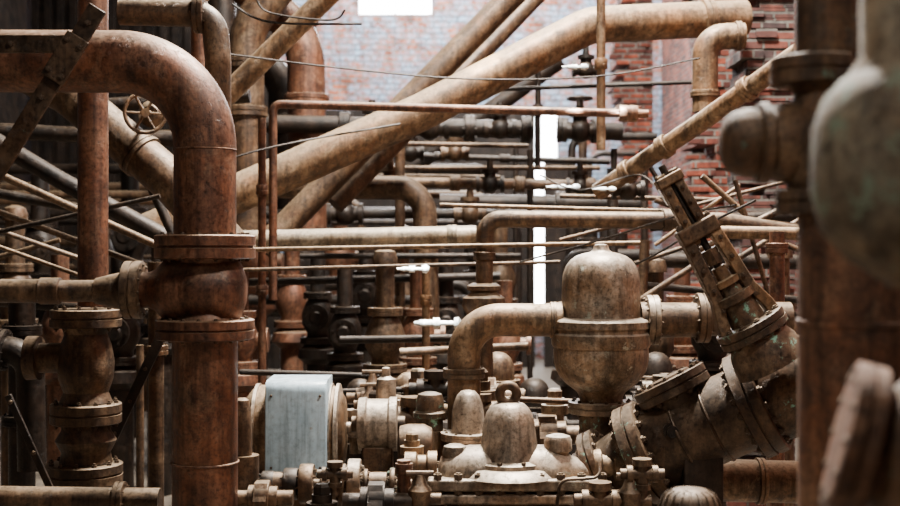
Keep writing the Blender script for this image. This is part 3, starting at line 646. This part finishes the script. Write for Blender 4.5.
# ---------------------------------------------------------------- standpipe rows
def standproto(kind):
    d=10.0;u=d/F; yb=FLR(d); px=450; mat=('dark','brown','red')[kind%3]
    rt=root('valve_standpipe','rusty standpipe with flanged gate valve body','valve',P(px,yb,d),'valve standpipes')
    mk('pipe_body',vl(px,d,[(255,9),(300,9)],20),mat,rt)
    mk('foot_pipe',vl(px,d,[(375,13),(yb,13)],20),mat,rt)
    flange(rt,P(px,303,d),Z,17*u,4*u,8,mat,False,seg=22)
    mk('valve_body',vl(px,d,[(307,12),(313,15),(324,19),(336,19),(347,13),(352,13)],24),mat,rt)
    flange(rt,P(px,356,d),Z,21*u,4*u,8,mat,False,seg=22)
    mk('chamber',vl(px,d,[(360,14),(366,22),(376,24),(384,14)],24),mat,rt)
    if kind==0:
        c=P(px,328,d); g=G().lathe(c,-Y,[(0,11*u),(20*u,9*u),(20*u,15*u),(25*u,15*u),(25*u,8*u),(27*u,6*u)],18); g.bolts(c-Y*23*u,Y,12*u,6,1.8*u,4*u)
        mk('side_flange',g,mat,rt)
    elif kind==1: mk('cap',vl(px,d,[(243,3),(246,10),(252,12),(258,12)],18),mat,rt)
    else: mk('side_branch',hl(330,d,[(450,8),(475,8),(475,13),(480,13)],18),mat,rt)
    return rt
protos=[standproto(i) for i in range(3)]
def dup(rt,loc,sc):
    n=rt.copy(); COL.objects.link(n); n.location=loc; n.scale=(sc,sc,sc)
    for c in rt.children:
        m=c.copy(); COL.objects.link(m); m.parent=n
spots=[(1,385,9.3,.98),(2,418,10.4,.95),(0,345,10.8,.95),(0,318,11.8,1.0),(2,292,12.6,1.08),(0,366,13,1.1),(1,402,13.6,1.1),(0,446,11.6,.98),(2,505,10.6,.9),(0,572,10.4,.95),
 (1,655,9.6,.95),(2,682,10.8,1.0),(0,712,9.2,1.0),(1,780,9.6,1.0),(0,300,15,1.3),(2,340,16,1.35),(0,430,16,1.3),(0,480,17,1.4),(1,500,14,1.2),(0,590,15,1.3),(0,620,13,1.1),
 (2,240,10,.95),(0,215,12,1.15),(0,120,9.6,1.0),(2,60,10,1.0),(1,15,11,1.15),(0,160,11.4,1.1),(0,95,13,1.35),(0,40,14,1.4),(2,255,14,1.3),(0,130,15,1.5)]
seen={}
for s_ in spots:
    if s_[0] not in seen: seen[s_[0]]=s_
    else: dup(protos[s_[0]],Vector(((s_[1]-450)*s_[2]/F,s_[2],0)),s_[3])
for kd,s_ in seen.items():
    protos[kd].location=Vector(((s_[1]-450)*s_[2]/F,s_[2],0)); protos[kd].scale=(s_[3],)*3
pipe('vertical_pipe','slim dusty tan vertical pipe standing among valves',[(426,262,8.9),(426,FLR(8.9),8.9)],4,'tan',n=16,fl=((426,300),))
taken=[((s_[1]-450)*s_[2]/F,s_[2],.28*s_[3]) for s_ in spots]
for (px_,d_,r_) in ((246,12,.2),(308,12.8,.24),(284,13.4,.2),(222,13.9,.2),(428,11.1,.14),(262,9.2,.05)): taken.append(((px_-450)*d_/F,d_,r_))
def free(x,d,r): return all((x-a)**2+(d-b)**2>(r+c)**2 for a,b,c in taken)
cnt=0; tries=0
while cnt<30 and tries<600:
    tries+=1
    d=random.uniform(11,19); px=random.choice([random.uniform(0,240),random.uniform(235,524),random.uniform(235,524),random.uniform(562,690)])
    rp=random.uniform(2.5,7); x=(px-450)*d/F; r=rp*d/F
    if not free(x,d,r+.02): continue
    taken.append((x,d,r)); cnt+=1
    yt=random.uniform(110,300); m=random.choice(['dark','dark','brown'])
    pipe('riser_pipe','slender %s riser pipe in shadowed machinery'%('dark' if m=='dark' else 'brown'),[(px,yt,d),(px,FLR(d),d)],rp,m,n=12)
# header pipe depths kept clear of the standpipe rows
pd=sorted(set([s_[2] for s_ in spots]+[12.0,12.8,13.4,13.9]))
ds=[]; d=11.1
while len(ds)<24 and d<21:
    if all(abs(d-q)>.19 for q in pd): ds.append(d); d+=.18
    else: d+=.04
random.shuffle(ds)
for i in range(len(ds)):
    d=ds[i]; left=random.random()<.7
    y=random.uniform(120,400)
    for _ in range(80):
        if left: x0=450-7.95*F/d; x1=random.choice([random.uniform(90,260),random.uniform(300,522),random.uniform(400,522)])
        else: x0=450+2.55*F/d; x1=random.uniform(568,600)
        rp=random.uniform(2.5,6.5); x=(x1-450)*d/F; r=rp*d/F
        if free(x,d,r+.02): break
    taken.append((x,d,r))
    m=random.choice(['dark','dark','brown'])
    pipe('header_pipe','%s header pipe turning down in shadowed rack'%('dark' if m=='dark' else 'brown'),[(x0,y,d),(x1,y,d),(x1,FLR(d),d)],rp,m,14,n=12)
def spot(c,off,e,deg,col=(.93,1,1),r=.03):  # added narrow lamp imitating a patch of sunlight
    L=bpy.data.lights.new('added_sun_spot','SPOT'); L.energy=e; L.spot_size=math.radians(deg); L.spot_blend=.6; L.shadow_soft_size=r; L.color=col
    o=bpy.data.objects.new('added_sun_spot',L); COL.objects.link(o); o.location=c+Vector(off); o.rotation_euler=(o.location-c).to_track_quat('Z','Y').to_euler()
def glintfit(x0,x1,y,d,r,e):  # added stub; its white colour and spot imitate a sunlit steel glint
    rt=root('glint_pipe_stub','small added pipe stub, white standing in for sunlit steel glint','pipe fitting',P(x0,y,d))
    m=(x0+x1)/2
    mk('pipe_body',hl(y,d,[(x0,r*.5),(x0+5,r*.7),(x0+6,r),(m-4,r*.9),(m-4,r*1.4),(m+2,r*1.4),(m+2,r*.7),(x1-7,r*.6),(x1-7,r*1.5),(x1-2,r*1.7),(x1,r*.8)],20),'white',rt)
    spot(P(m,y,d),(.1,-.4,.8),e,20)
glintfit(397,429,269,8.2,2.6,900); glintfit(414,461,323,7.9,3.6,900); glintfit(546,580,187,9.2,1.9,600); glintfit(592,616,189,9.2,1.5,400); glintfit(562,588,67,9.1,1.9,400)
spot(P(480,80,10.1),(.4,-1.2,2.6),4200,6.5,(1,.82,.55),.02)

# ---------------------------------------------------------------- lights
def area(loc,tgt,sx,sy,e,c=(1,1,1)):
    L=bpy.data.lights.new('area_light','AREA'); L.shape='RECTANGLE'; L.size=sx; L.size_y=sy; L.energy=e; L.color=c
    o=bpy.data.objects.new('area_light',L); COL.objects.link(o); o.location=loc
    o.rotation_euler=(Vector(loc)-Vector(tgt)).to_track_quat('Z','Y').to_euler(); return o
area((1.0,8.4,8.8),(0,7,1.5),1.2,.7,3500,(1,.95,.87))
area((1.7,3.2,6.3),(-.4,7,1.8),.5,.5,210,(1,.94,.86))  # added front fill, hanging free below the roof
area((-.6,1.2,4.2),(1.15,2.8,2.1),.6,.6,26,(1,.95,.88))  # added low fill brightening the near pipes on the right
area((.3,12.5,9.3),(0,11,1),3,.8,950,(1,.94,.86))
area((.3,22,9.3),(0,26,6.8),6.5,1.4,2700,(.95,.98,1))
area((1.0,14.8,9),(3.6,18,5.5),2,2,1000,(1,.96,.92))  # added lamp to brighten the right brick wall
area((.5,23.6,8.6),(0,9,2),4,1.0,1200,(.98,.98,1))
w=bpy.data.worlds.new('world'); scene.world=w; w.use_nodes=True
w.node_tree.nodes['Background'].inputs[0].default_value=(.8,.76,.72,1); w.node_tree.nodes['Background'].inputs[1].default_value=.02
# ---------------------------------------------------------------- camera
cd=bpy.data.cameras.new('camera'); cam=bpy.data.objects.new('camera',cd); COL.objects.link(cam)
cam.location=(0,0,CH); cam.rotation_euler=(math.pi/2,0,0); cd.lens=50; cd.sensor_width=36
cd.dof.use_dof=True; cd.dof.focus_distance=6.7; cd.dof.aperture_fstop=1.9
scene.camera=cam
for o in bpy.data.objects:
    if '_w' in o: del o['_w']
